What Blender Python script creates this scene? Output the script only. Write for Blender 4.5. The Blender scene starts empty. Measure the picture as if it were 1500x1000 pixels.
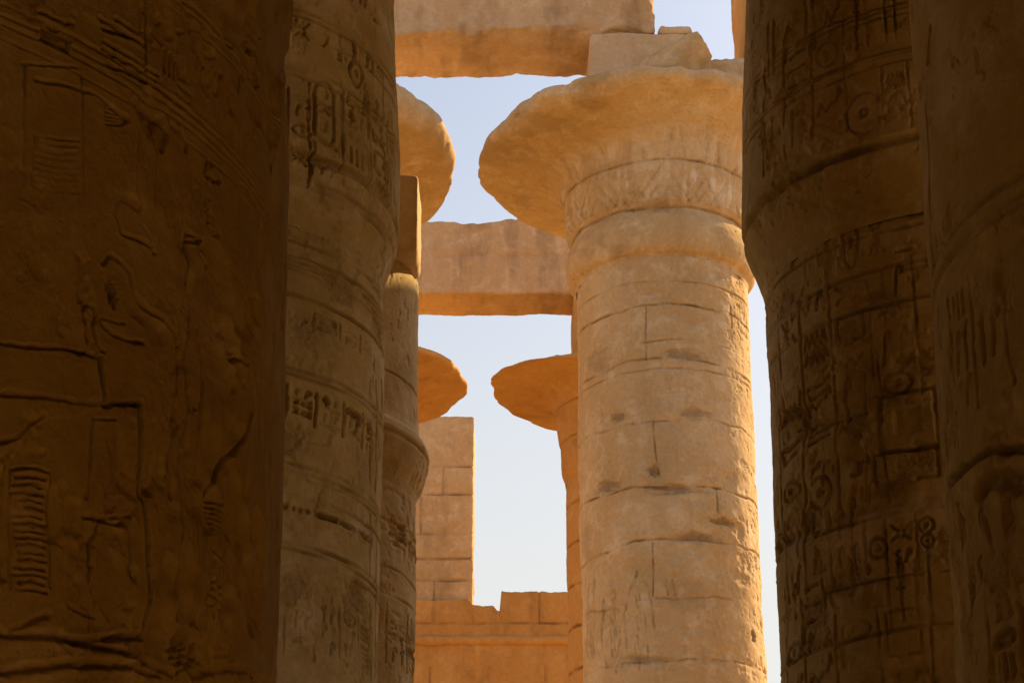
import bpy, math, random
import numpy as np
from mathutils import Vector
R_ = math.radians
scene = bpy.context.scene
# ------------------------------------------------------------------ camera
PITCH = 22.5; F = 2800.0; EYE = 1.6
cam_d = bpy.data.cameras.new("camera"); cam = bpy.data.objects.new("camera", cam_d)
scene.collection.objects.link(cam); scene.camera = cam
cam.location = (0, 0, EYE); cam.rotation_euler = (R_(90 + PITCH), 0, 0)
cam_d.sensor_width = 36; cam_d.lens = F / 1500 * 36; cam_d.clip_start = 0.1; cam_d.clip_end = 5000
# ------------------------------------------------------------------ light
SUN_AZ = 50.0      # degrees to the right of the view direction (+Y), beyond the nave
SUN_EL = 34.0
w = bpy.data.worlds.new("World"); scene.world = w; w.use_nodes = True
nt = w.node_tree; nt.nodes.clear()
sky = nt.nodes.new("ShaderNodeTexSky"); sky.sky_type = 'NISHITA'; sky.sun_disc = False
sky.sun_elevation = R_(SUN_EL); sky.sun_rotation = R_(SUN_AZ)
sky.air_density = 1.0; sky.dust_density = 2.6; sky.ozone_density = 0.7; sky.altitude = 80
bg = nt.nodes.new("ShaderNodeBackground"); bg.inputs[1].default_value = 0.095
wo = nt.nodes.new("ShaderNodeOutputWorld")
# dusty air low in the sky turns it from blue to cream
tc = nt.nodes.new("ShaderNodeTexCoord"); sx = nt.nodes.new("ShaderNodeSeparateXYZ"); nt.links.new(tc.outputs["Generated"], sx.inputs[0])
mr = nt.nodes.new("ShaderNodeMapRange"); mr.interpolation_type = 'SMOOTHSTEP'
mr.inputs["From Min"].default_value = 0.56; mr.inputs["From Max"].default_value = 0.16; mr.inputs["To Min"].default_value = 0.22; mr.inputs["To Max"].default_value = 0.92
nt.links.new(sx.outputs[2], mr.inputs["Value"])
mx = nt.nodes.new("ShaderNodeMix"); mx.data_type = 'RGBA'; nt.links.new(mr.outputs[0], mx.inputs[0])
nt.links.new(sky.outputs[0], mx.inputs[6]); mx.inputs[7].default_value = (4.95, 4.82, 4.5, 1)
nt.links.new(mx.outputs[2], bg.inputs[0]); nt.links.new(bg.outputs[0], wo.inputs[0])
sd = bpy.data.lights.new("sun", 'SUN'); sd.energy = 5.0; sd.angle = R_(0.5); sd.color = (1.0, 0.68, 0.28)
sun = bpy.data.objects.new("sun", sd); scene.collection.objects.link(sun)
sv = Vector((math.sin(R_(SUN_AZ)) * math.cos(R_(SUN_EL)), math.cos(R_(SUN_AZ)) * math.cos(R_(SUN_EL)), math.sin(R_(SUN_EL))))
sun.rotation_euler = (-sv).to_track_quat('-Z', 'Y').to_euler(); sun.location = (30, 30, 60)
scene.view_settings.view_transform = 'Standard'; scene.view_settings.look = 'None'
scene.view_settings.gamma = 1.0; scene.view_settings.exposure = 0.86
scene.cycles.max_bounces = 10; scene.cycles.diffuse_bounces = 8

# ------------------------------------------------------------------ numpy noise
def _h(ix, iy, iz, seed):
    n = (ix * 374761393 + iy * 668265263 + iz * 2147483647 + seed * 1274126177) & 0xffffffff
    n = ((n ^ (n >> 13)) * 1274126177) & 0xffffffff
    n = (n ^ (n >> 16)) & 0xffff
    return n / 65535.0 * 2 - 1
def vnoise3(x, y, z, seed=0):
    x = np.asarray(x, float); y = np.asarray(y, float); z = np.asarray(z, float)
    x, y, z = np.broadcast_arrays(x, y, z)
    xi = np.floor(x).astype(np.int64); yi = np.floor(y).astype(np.int64); zi = np.floor(z).astype(np.int64)
    fx = x - xi; fy = y - yi; fz = z - zi
    u = fx * fx * (3 - 2 * fx); v = fy * fy * (3 - 2 * fy); q = fz * fz * (3 - 2 * fz)
    def L(dz):
        a = _h(xi, yi, zi + dz, seed); b = _h(xi + 1, yi, zi + dz, seed)
        c = _h(xi, yi + 1, zi + dz, seed); d = _h(xi + 1, yi + 1, zi + dz, seed)
        return (a * (1 - u) + b * u) * (1 - v) + (c * (1 - u) + d * u) * v
    return L(0) * (1 - q) + L(1) * q
def vnoise2(x, y, seed=0):
    x, y = np.broadcast_arrays(np.asarray(x, float), np.asarray(y, float))
    xi = np.floor(x).astype(np.int64); yi = np.floor(y).astype(np.int64)
    fx = x - xi; fy = y - yi
    u = fx * fx * (3 - 2 * fx); v = fy * fy * (3 - 2 * fy)
    a = _h(xi, yi, 7, seed); b = _h(xi + 1, yi, 7, seed); c = _h(xi, yi + 1, 7, seed); d = _h(xi + 1, yi + 1, 7, seed)
    return (a * (1 - u) + b * u) * (1 - v) + (c * (1 - u) + d * u) * v
def fbm2(x, y, seed=0, octs=4, gain=0.5):
    t = 0; a = 1.0; n = 0
    for k in range(octs):
        t = t + a * vnoise2(x * 2 ** k + 13.7 * k, y * 2 ** k + 5.1 * k, seed + k); n += a; a *= gain
    return t / n
def fbm3(x, y, z, seed=0, octs=4, gain=0.5):
    t = 0; a = 1.0; n = 0
    for k in range(octs):
        t = t + a * vnoise3(x * 2 ** k + 3.7 * k, y * 2 ** k + 9.1 * k, z * 2 ** k, seed + k); n += a; a *= gain
    return t / n

# ------------------------------------------------------------------ scene helpers
def tag(o, label=None, cat=None, group=None, kind=None):
    if label: o["label"] = label; o["kind"] = "thing"
    if cat: o["category"] = cat
    if group: o["group"] = group
    if kind: o["kind"] = kind
    return o
def thing(name, loc, label, cat, group=None):
    o = bpy.data.objects.new(name, None); scene.collection.objects.link(o)
    o.location = loc; o.empty_display_size = 0.5
    return tag(o, label, cat, group, "thing")
def mesh_np(name, verts, faces, mat, parent=None, attrs=None, smooth=True, local=None):
    """verts (n,3) in world space, faces (m,4) or list of tuples; parent's location is subtracted"""
    verts = np.asarray(verts, np.float32)
    off = np.array(parent.location if parent else (local or (0, 0, 0)), np.float32)
    me = bpy.data.meshes.new(name)
    f = np.asarray(faces, np.int32)
    me.vertices.add(len(verts)); me.vertices.foreach_set("co", (verts - off).ravel())
    me.loops.add(f.size); me.loops.foreach_set("vertex_index", f.ravel())
    me.polygons.add(len(f)); me.polygons.foreach_set("loop_start", np.arange(0, f.size, f.shape[1], dtype=np.int32))
    me.polygons.foreach_set("use_smooth", np.full(len(f), smooth))
    me.update(calc_edges=True); me.validate()
    for k, a in (attrs or {}).items():
        at = me.attributes.new(k, 'FLOAT', 'POINT'); at.data.foreach_set("value", np.asarray(a, np.float32).ravel())
    me.materials.append(mat)
    o = bpy.data.objects.new(name, me); scene.collection.objects.link(o)
    if parent: o.parent = parent
    else: o.location = off
    return o
def unproj_ray(px, py):
    c, s = math.cos(R_(PITCH)), math.sin(R_(PITCH))
    a = (px - 750) / F; b = (500 - py) / F
    return a, c - b * s, s + b * c
def on_cyl(px, py, cx, cy, R):
    """photo pixel -> (theta, z world) on the front of a vertical cylinder"""
    dx, dy, dz = unproj_ray(px, py)
    A = dx * dx + dy * dy; B = -2 * (dx * cx + dy * cy); C = cx * cx + cy * cy - R * R
    disc = B * B - 4 * A * C
    t = (-B - math.sqrt(disc)) / (2 * A) if disc > 0 else -B / (2 * A)
    x, y = dx * t - cx, dy * t - cy
    return math.atan2(x, -y), EYE + dz * t
def on_plane_y(px, py, Y):
    dx, dy, dz = unproj_ray(px, py); t = Y / dy
    return dx * t, EYE + dz * t

# ------------------------------------------------------------------ materials
def stone_mat(name, c1, c2, c3, scale=1.0, bump=0.35, grain=1.0):
    m = bpy.data.materials.new(name); m.use_nodes = True
    t = m.node_tree; N = t.nodes; Lk = t.links; bsdf = N["Principled BSDF"]
    bsdf.inputs["Roughness"].default_value = 0.92
    bsdf.inputs["Specular IOR Level"].default_value = 0.15
    geo = N.new("ShaderNodeNewGeometry")
    def noise(sc, det, rough=0.6, dist=0.0, vec=None):
        n = N.new("ShaderNodeTexNoise"); n.inputs["Scale"].default_value = sc; n.inputs["Detail"].default_value = det
        n.inputs["Roughness"].default_value = rough; n.inputs["Distortion"].default_value = dist
        Lk.new(vec or geo.outputs["Position"], n.inputs["Vector"]); return n
    def ramp(src, a, b):
        r = N.new("ShaderNodeMapRange"); r.inputs["From Min"].default_value = a; r.inputs["From Max"].default_value = b
        Lk.new(src, r.inputs["Value"]); return r.outputs["Result"]
    def mix(fac, a, b, mode='MIX'):
        x = N.new("ShaderNodeMix"); x.data_type = 'RGBA'; x.blend_type = mode
        if isinstance(fac, float): x.inputs[0].default_value = fac
        else: Lk.new(fac, x.inputs[0])
        for i, v in ((6, a), (7, b)):
            if isinstance(v, tuple): x.inputs[i].default_value = (*v, 1)
            else: Lk.new(v, x.inputs[i])
        return x.outputs[2]
    mp = N.new("ShaderNodeMapping"); mp.inputs["Scale"].default_value = (1, 1, 0.18)
    Lk.new(geo.outputs["Position"], mp.inputs["Vector"])
    n1 = noise(0.55 * scale, 6, 0.62, 0.4); n2 = noise(3.1 * scale, 8, 0.7, 0.2); n3 = noise(19 * scale, 5, 0.7)
    ns = noise(2.2 * scale, 6, 0.6, 0.0, mp.outputs[0])
    col = mix(ramp(n1.outputs[0], 0.36, 0.62), c1, c2)
    col = mix(ramp(n2.outputs[0], 0.50, 0.70), col, c3)
    dk = mix(ramp(ns.outputs[0], 0.50, 0.75), (1.0, 1.0, 1.0), (0.80, 0.76, 0.70))
    col = mix(0.7, col, dk, 'MULTIPLY')
    sp = mix(ramp(n3.outputs[0], 0.35, 0.65), (0.84, 0.82, 0.80), (1.12, 1.12, 1.1))
    col = mix(0.5, col, sp, 'MULTIPLY')
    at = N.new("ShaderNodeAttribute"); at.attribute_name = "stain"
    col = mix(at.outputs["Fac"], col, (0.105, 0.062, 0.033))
    ap = N.new("ShaderNodeAttribute"); ap.attribute_name = "plaster"
    pn = N.new("ShaderNodeMath"); pn.operation = 'MULTIPLY'; Lk.new(ap.outputs["Fac"], pn.inputs[0])
    Lk.new(ramp(n2.outputs[0], 0.40, 0.60), pn.inputs[1])
    col = mix(pn.outputs[0], col, (0.66, 0.56, 0.46))
    Lk.new(col, bsdf.inputs["Base Color"])
    b1 = N.new("ShaderNodeBump"); b1.inputs["Strength"].default_value = bump; b1.inputs["Distance"].default_value = 0.05
    b2 = N.new("ShaderNodeBump"); b2.inputs["Strength"].default_value = bump * grain; b2.inputs["Distance"].default_value = 0.012
    nb = noise(7 * scale, 9, 0.65, 0.3); nc = noise(48 * scale, 6, 0.7)
    Lk.new(nb.outputs[0], b1.inputs["Height"]); Lk.new(nc.outputs[0], b2.inputs["Height"])
    Lk.new(b1.outputs[0], b2.inputs["Normal"]); Lk.new(b2.outputs[0], bsdf.inputs["Normal"])
    return m
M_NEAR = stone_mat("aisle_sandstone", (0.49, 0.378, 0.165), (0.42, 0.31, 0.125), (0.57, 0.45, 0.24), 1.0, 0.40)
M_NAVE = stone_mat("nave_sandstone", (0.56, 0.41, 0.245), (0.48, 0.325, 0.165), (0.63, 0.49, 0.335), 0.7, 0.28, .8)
M_EDGE = stone_mat("edge_sandstone", (0.55, 0.41, 0.21), (0.48, 0.345, 0.16), (0.62, 0.49, 0.29), 0.9, 0.3)
M_FAR = stone_mat("far_sandstone", (0.52, 0.30, 0.10), (0.46, 0.25, 0.08), (0.55, 0.34, 0.14), 0.5, 0.25, .6)
M_BEAM = stone_mat("architrave_sandstone", (0.56, 0.40, 0.26), (0.50, 0.34, 0.20), (0.62, 0.47, 0.33), 0.6, 0.2, .5)
M_GROUND = stone_mat("dusty_ground_sand", (0.56, 0.385, 0.175), (0.50, 0.335, 0.145), (0.60, 0.43, 0.21), 0.8, 0.5)

# ------------------------------------------------------------------ carved surface of revolution
class Surf:
    def __init__(s, cx, cy, prof, z0, z1, view, step_s, step_z, seed=0, zsparse=0.35, full=1.0, ws=1.0):
        """prof(z)->radius ; view=(px0,px1,py0,py1) part of the photo that is meshed densely"""
        s.cx, s.cy, s.prof, s.seed = cx, cy, prof, seed
        s.thc = math.atan2(-cx, cy)
        if view:
            th, zz = [], []
            for px in np.linspace(view[0], view[1], 12):
                for py in np.linspace(view[2], view[3], 8):
                    R = s.Rat(py)
                    t, z = on_cyl(px, py, cx, cy, R); th.append(t); zz.append(z)
            ta, tb = min(th) - 0.05, max(th) + 0.14; za, zb = max(z0, min(zz) - 0.1), min(z1, max(zz) + 0.1)
        else:
            ta, tb, za, zb = s.thc - 0.1, s.thc + 0.1, z0, z0 + 0.2
        Rm = float(prof((za + zb) / 2))
        nd = max(8, int((tb - ta) * Rm / step_s))
        dense = np.linspace(ta, tb, nd)
        ns = max(24, int(48 * full)); sparse = np.linspace(tb, ta + 2 * math.pi, ns)[1:-1]
        s.th = np.concatenate([dense, sparse])
        zs = []
        if za > z0 + 1e-3: zs.append(np.linspace(z0, za, max(2, int((za - z0) / zsparse) + 1))[:-1])
        zs.append(np.linspace(za, zb, max(2, int((zb - za) / step_z))))
        if zb < z1 - 1e-3: zs.append(np.linspace(zb, z1, max(2, int((z1 - zb) / zsparse) + 1))[1:])
        s.z = np.concatenate(zs); s.nd = nd
        s.R = np.array([float(prof(z)) for z in s.z])
        s.Rm = Rm
        s.S = s.th * Rm                     # arc length coordinate
        s.H = np.zeros((len(s.z), len(s.th))); s.stain = np.zeros_like(s.H); s.plast = np.zeros_like(s.H)
        s.G = None; s.ws = ws; s.ds = ws if ws > .5 else .40
    def Rat(s, py):
        R = 1.5
        for _ in range(3):
            t, z = on_cyl(750 + F * s.cx / max(s.cy, .1) * 0.9, py, s.cx, s.cy, R); R = float(s.prof(z))
        return R
    def p(s, px, py):
        R = float(s.prof(EYE + 5))
        for _ in range(5):
            t, z = on_cyl(px, py, s.cx, s.cy, R); R = float(s.prof(z))
        return t * s.Rm, z
    def noise(s, sc, amp, seed, octs=4, gain=.5, zs=1.0):
        s.H += amp * fbm2(s.S[None, :] * sc, s.z[:, None] * sc * zs, seed + s.seed, octs, gain)
    def _win(s, s0, s1, z0, z1):
        i0, i1 = np.searchsorted(s.S[:s.nd], [s0, s1]); j0, j1 = np.searchsorted(s.z, [z0, z1])
        return i0, i1, j0, j1
    def stroke(s, pts, wd, dep, erode=0.5, stain=0.32, lip=0.25, px=True, soft=False, rough=True):
        """groove along a polyline"""
        wd *= s.ws; dep *= s.ds
        P = [s.p(*q) for q in pts] if px else pts
        P = np.array(P, float)
        tm = P[:, 0].mean() / s.Rm; nx_, ny_ = math.sin(tm), -math.cos(tm); qx, qy = s.cx + s.Rm * nx_, s.cy + s.Rm * ny_
        cf = -(qx * nx_ + qy * ny_) / math.hypot(qx, qy); up = min(1.4, 1 / max(cf, .3) ** .5); wd *= up; dep *= up
        m = wd * 4
        i0, i1, j0, j1 = s._win(P[:, 0].min() - m, P[:, 0].max() + m, P[:, 1].min() - m, P[:, 1].max() + m)
        if i1 - i0 < 1 or j1 - j0 < 1: return
        x = s.S[i0:i1][None, :]; z = s.z[j0:j1][:, None]
        if rough:
            x = x + 0.6 * wd * fbm2(x / wd * .30, z / wd * .30, s.seed + 91, 2); z = z + 0.6 * wd * fbm2(x / wd * .30, z / wd * .30, s.seed + 57, 2)
        d = np.full(np.broadcast(x, z).shape, 1e9)
        for a, b in zip(P[:-1], P[1:]):
            ab = b - a; L = ab @ ab + 1e-12
            t = np.clip(((x - a[0]) * ab[0] + (z - a[1]) * ab[1]) / L, 0, 1)
            d = np.minimum(d, np.hypot(x - a[0] - t * ab[0], z - a[1] - t * ab[1]))
        k = 1.0
        if erode:
            n = fbm2(s.S[i0:i1][None, :] * 6, s.z[j0:j1][:, None] * 6, s.seed + 33, 3)
            k = np.clip(1 - erode * 0.35 + erode * 1.9 * n, 0.12, 1.35)
        g = np.exp(-(d / (wd * .95)) ** 3.4)
        s.H[j0:j1, i0:i1] += -dep * g * k + .35 * dep * lip * k * np.exp(-((d - 1.9 * wd) / (wd * .9)) ** 2)
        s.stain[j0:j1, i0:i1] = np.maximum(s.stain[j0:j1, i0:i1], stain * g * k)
    def poly(s, pts, dep, edge=0.02, px=True, erode=.4):
        """sunk area (dep>0) or raised (dep<0) with crisp border"""
        dep *= s.ds; edge *= s.ws
        P = np.array([s.p(*q) for q in pts] if px else pts, float)
        m = edge * 3
        i0, i1, j0, j1 = s._win(P[:, 0].min() - m, P[:, 0].max() + m, P[:, 1].min() - m, P[:, 1].max() + m)
        if i1 - i0 < 1 or j1 - j0 < 1: return
        x = s.S[i0:i1][None, :]; z = s.z[j0:j1][:, None]
        d = np.full(np.broadcast(x, z).shape, 1e9); ins = np.zeros(d.shape, bool)
        Q = np.vstack([P, P[:1]])
        for a, b in zip(Q[:-1], Q[1:]):
            ab = b - a; L = ab @ ab + 1e-12
            t = np.clip(((x - a[0]) * ab[0] + (z - a[1]) * ab[1]) / L, 0, 1)
            d = np.minimum(d, np.hypot(x - a[0] - t * ab[0], z - a[1] - t * ab[1]))
            c = (a[1] > z) != (b[1] > z)
            with np.errstate(divide='ignore', invalid='ignore'):
                xi = a[0] + (z - a[1]) * ab[0] / (ab[1] if abs(ab[1]) > 1e-9 else 1e-9)
            ins ^= c & (x < xi)
        sd = np.where(ins, d, -d)
        k = 1.0
        if erode:
            n = fbm2(s.S[i0:i1][None, :] * 5, s.z[j0:j1][:, None] * 5, s.seed + 73, 3)
            k = np.clip(1 - erode * .3 + erode * 1.8 * n, 0.15, 1.3)
        s.H[j0:j1, i0:i1] -= dep * k / (1 + np.exp(-np.clip(sd / (edge * .3), -40, 40)))
    def blob(s, px, py, rx, rz, dep, stain=0.0, seed=1, thr=0.1):
        """irregular chip / pit"""
        rx *= s.ws; rz *= s.ws; dep *= s.ws
        a, b = s.p(px, py)
        i0, i1, j0, j1 = s._win(a - 2 * rx, a + 2 * rx, b - 2 * rz, b + 2 * rz)
        if i1 - i0 < 1 or j1 - j0 < 1: return
        x = s.S[i0:i1][None, :]; z = s.z[j0:j1][:, None]
        r = np.hypot((x - a) / rx, (z - b) / rz) + 0.8 * fbm2(x / rx * 1.5, z / rz * 1.5, seed, 4, .6)
        g = 1 / (1 + np.exp((r - .9) * 7))
        s.H[j0:j1, i0:i1] -= dep * g * (1 + .5 * fbm2(x / rx * 5, z / rz * 5, seed + 4, 3))
        if stain: s.stain[j0:j1, i0:i1] = np.maximum(s.stain[j0:j1, i0:i1], stain * g)
    def ring(s, z, wd, dep, wob=0.01, stain=0.25, erode=.6, lip=.2, seed=5):
        wd *= s.ws; dep *= s.ds; wob *= s.ws
        j0, j1 = np.searchsorted(s.z, [z - 5 * wd - 2 * wob, z + 5 * wd + 2 * wob])
        if j1 - j0 < 1: return
        zc = z + wob * fbm2(s.S * 1.3, z * 3 + 0 * s.S, s.seed + seed, 3)[None, :]
        d = np.abs(s.z[j0:j1][:, None] - zc)
        n = fbm2(s.S * 2.5, z * 7 + 0 * s.S, s.seed + seed + 9, 4, .6)[None, :]
        k = np.clip(1 - erode * .35 + erode * 2.0 * n, 0.1, 1.5)
        g = np.exp(-(d / wd) ** 3)
        s.H[j0:j1] += -dep * g * k + .4 * lip * dep * k * np.exp(-((d - 1.9 * wd) / wd) ** 2)
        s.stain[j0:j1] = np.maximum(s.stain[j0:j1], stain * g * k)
    def ringpx(s, px, py, *a, **k): s.ring(s.p(px, py)[1], *a, **k)
    def joint(s, pts, wd, dep, stain=.5):
        s.stroke(pts, wd, dep, erode=.6, stain=stain, lip=0.0)
    def glyph(s, kind, px, py, w, h, wd=.012, dep=.016, er=.45):
        """hieroglyph in a box: px,py = photo pixel of its centre, w,h in metres"""
        a, b = s.p(px, py); w *= s.ws; h *= s.ws
        def T(q): return [(a + (u - .5) * w, b + (v - .5) * h) for u, v in q]
        for typ, q in GLYPHS[kind]:
            if typ == 'l': s.stroke(T(q), wd, dep, erode=er, px=False)
            else: s.poly(T(q), dep * .9, edge=wd * .8, px=False, erode=er)
    def build(s, name, mat, parent, cap=False):
        Rr = s.R[:, None] + s.H
        fr = s.edgefac if hasattr(s, 'edgefac') else None
        X = s.cx + Rr * np.sin(s.th)[None, :]; Y = s.cy - Rr * np.cos(s.th)[None, :]
        Z = np.repeat(s.z[:, None], len(s.th), 1)
        if s.G is not None: Z = Z + s.G
        M, N = X.shape
        V = np.stack([X, Y, Z], -1).reshape(-1, 3)
        i = np.arange(N); i2 = (i + 1) % N; j = np.arange(M - 1)[:, None]
        Fq = np.stack([j * N + i, j * N + i2, (j + 1) * N + i2, (j + 1) * N + i], -1).reshape(-1, 4)
        return mesh_np(name, V, Fq, mat, parent, dict(stain=np.clip(s.stain, 0, .62), plaster=np.clip(s.plast, 0, 1)))

def circ(cx, cy, rx, ry, a0=0, a1=360, n=18):
    return [(cx + rx * math.cos(R_(a0 + (a1 - a0) * k / n)), cy + ry * math.sin(R_(a0 + (a1 - a0) * k / n))) for k in range(n + 1)]
GLYPHS = {
 'disc': [('l', circ(.5, .5, .42, .42)), ('l', circ(.5, .5, .08, .08))],
 'loaf': [('f', circ(.5, .25, .42, .5, 0, 180))],
 'basket': [('f', circ(.5, .7, .48, .5, 180, 360))],
 'water': [('l', [(k / 8, .5 + (.18 if k % 2 else -.18)) for k in range(9)]), ('l', [(k / 8, .15 + (.15 if k % 2 else -.15)) for k in range(9)])],
 'reed': [('f', [(.4, 0), (.55, 0), (.55, .45), (.85, .75), (.7, 1), (.45, .95), (.3, .6)])],
 'ankh': [('l', [(.5, 0), (.5, .5)]), ('l', [(.2, .5), (.8, .5)]), ('l', circ(.5, .76, .17, .24))],
 'bars': [('l', [(.1, .15), (.9, .15)]), ('l', [(.1, .5), (.9, .5)]), ('l', [(.1, .85), (.9, .85)])],
 'ticks': [('l', [(.2, .1), (.2, .9)]), ('l', [(.5, .1), (.5, .9)]), ('l', [(.8, .1), (.8, .9)])],
 'house': [('l', [(.35, .05), (.05, .05), (.05, .95), (.95, .95), (.95, .05), (.65, .05)])],
 'box': [('l', [(.05, .05), (.05, .95), (.95, .95), (.95, .05), (.05, .05)]), ('f', [(.3, .3), (.3, .7), (.7, .7), (.7, .3)])],
 'bird': [('f', [(.05, .45), (.25, .75), (.3, .95), (.5, 1), (.58, .85), (.5, .7), (.62, .5), (.98, .15), (.9, .08), (.55, .28), (.35, .28), (.15, .3)]),
          ('l', [(.4, .28), (.4, 0), (.25, 0)]), ('l', [(.52, .28), (.52, 0)])],
 'snake': [('l', [(0, .3), (.2, .55), (.4, .3), (.6, .5), (.8, .5), (.95, .9), (1, .7)])],
 'arm': [('l', [(0, .6), (.7, .6), (.95, .75)]), ('l', [(0, .6), (.1, .25), (.75, .4)])],
 'eye': [('l', circ(.5, .5, .45, .28)), ('f', circ(.5, .5, .12, .15))],
 'man': [('f', circ(.5, .86, .14, .13)), ('f', [(.3, .7), (.68, .7), (.7, .35), (.95, .3), (.95, .05), (.2, .05), (.3, .4)])],
 'staff': [('l', [(.5, 0), (.5, .9), (.75, 1)]), ('l', [(.5, .9), (.3, .8)])],
 'crook': [('l', [(.3, 0), (.45, .8), (.6, .98), (.8, .9), (.78, .72)])],
 'feather': [('f', [(.42, 0), (.58, 0), (.62, .6), (.8, .85), (.6, 1), (.4, .9), (.38, .5)])],
 'cartouche': [('l', [(.2, .12), (.2, .85), (.32, .96), (.5, 1), (.68, .96), (.8, .85), (.8, .12), (.68, .04), (.32, .04), (.2, .12)]), ('l', [(.1, 0), (.9, 0)]),
               ('f', circ(.5, .82, .12, .08)), ('l', [(.35, .62), (.65, .62)]), ('l', [(.35, .5), (.5, .56), (.65, .5)]), ('f', [(.38, .18), (.38, .4), (.62, .4), (.55, .18)])],
 'scarab': [('f', circ(.5, .5, .2, .32)), ('l', [(.1, .8), (.35, .6)]), ('l', [(.9, .8), (.65, .6)]), ('l', [(.1, .2), (.35, .4)]), ('l', [(.9, .2), (.65, .4)])],
}
GK = ['loaf', 'water', 'reed', 'bird', 'bars', 'eye', 'arm', 'basket', 'disc', 'ticks', 'man', 'snake', 'house', 'feather', 'crook', 'scarab', 'ankh', 'staff']
def glyph_block(S, x0, y0, x1, y1, cols, rows, seed, wd=.011, dep=.016, frame=True, er=.6, kinds=None):
    """a column of writing filling a photo-pixel box"""
    rg = random.Random(seed); kinds = kinds or GK
    a0, b0 = S.p(x0, y0); a1, b1 = S.p(x1, y1)
    a0, a1 = min(a0, a1), max(a0, a1); b0, b1 = min(b0, b1), max(b0, b1)
    cw = (a1 - a0) / cols
    for c in range(cols):
        z = b1; hs = (b1 - b0) / rows
        while z - b0 > hs * .5:
            h = min(hs * rg.choice([.55, .8, 1, 1.2]), z - b0)
            k = rg.choice(kinds); u = a0 + cw * (c + .5); v = z - h / 2
            ww = cw * .72; hh = h * .78
            if k in ('reed', 'feather', 'crook', 'staff', 'ankh'):
                ks = [(k, -.25), (rg.choice(['reed', 'feather', 'staff', 'crook']), .25)]
            else: ks = [(k, 0)]
            for kk, o in ks:
                wq = ww * (.45 if len(ks) > 1 else 1); uu = u + o * ww
                for typ, q in GLYPHS[kk]:
                    Q = [(uu + (p - .5) * wq, v + (r - .5) * hh) for p, r in q]
                    if typ == 'l': S.stroke(Q, wd, dep, erode=er, px=False)
                    else: S.poly(Q, dep * .9, edge=wd * .8, px=False, erode=er)
            z -= h
        if frame:
            for sx in ((a0 + cw * c,) if c < cols - 1 else (a0 + cw * c, a1)):
                S.stroke([(sx, b0), (sx, b1)], wd * .9, dep * .8, erode=er, px=False)

# ------------------------------------------------------------------ worn blocks
def worn_box(name, mat, parent, lo, hi, step=0.08, r=0.06, amp=0.02, seed=0, chip=1.0, fn=None, stainfn=None):
    lo = np.array(lo, float); hi = np.array(hi, float); c = (lo + hi) / 2; h = (hi - lo) / 2
    n = [max(2, int(round((hi[k] - lo[k]) / step))) for k in range(3)]
    Vs, Fs = [], []; base = 0
    for ax in range(3):
        u, v = (ax + 1) % 3, (ax + 2) % 3
        gu = np.linspace(lo[u], hi[u], n[u] + 1); gv = np.linspace(lo[v], hi[v], n[v] + 1)
        for sgn in (0, 1):
            P = np.zeros((len(gu), len(gv), 3)); P[..., u] = gu[:, None]; P[..., v] = gv[None, :]; P[..., ax] = (lo, hi)[sgn][ax]
            a, b = P.shape[:2]
            i, j = np.meshgrid(np.arange(a - 1), np.arange(b - 1), indexing='ij')
            q = np.stack([i * b + j, (i + 1) * b + j, (i + 1) * b + j + 1, i * b + j + 1], -1).reshape(-1, 4)
            if sgn == 0: q = q[:, ::-1]
            Vs.append(P.reshape(-1, 3)); Fs.append(q + base); base += a * b
    V = np.concatenate(Vs); Fq = np.concatenate(Fs)
    key = np.round(V / 1e-4).astype(np.int64)
    _, idx, inv = np.unique(key, axis=0, return_index=True, return_inverse=True)
    V = V[idx]; Fq = inv.reshape(-1)[Fq]
    # worn, chipped edges
    nr = fbm3(*(V.T * 1.3), seed, 4, .55)
    rr = np.clip(r * (1 + chip * 2.2 * nr), r * .25, min(h) * .9)[:, None]
    p = V - c; q = np.clip(p, -(h - rr), h - rr); d = p - q
    L = np.linalg.norm(d, axis=1, keepdims=True)
    nrm = np.where(L > 1e-9, d / np.maximum(L, 1e-9), 0)
    V2 = c + q + rr * nrm
    V2 += nrm * (amp * fbm3(*(V.T * 1.1), seed + 3, 5, .55) + amp * .35 * fbm3(*(V.T * 9), seed + 8, 3))[:, None]
    if fn: V2 = fn(V2, nrm)
    st = stainfn(V2) if stainfn else np.zeros(len(V2))
    return mesh_np(name, V2, Fq, mat, parent, dict(stain=st, plaster=np.zeros(len(V2))))
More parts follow.
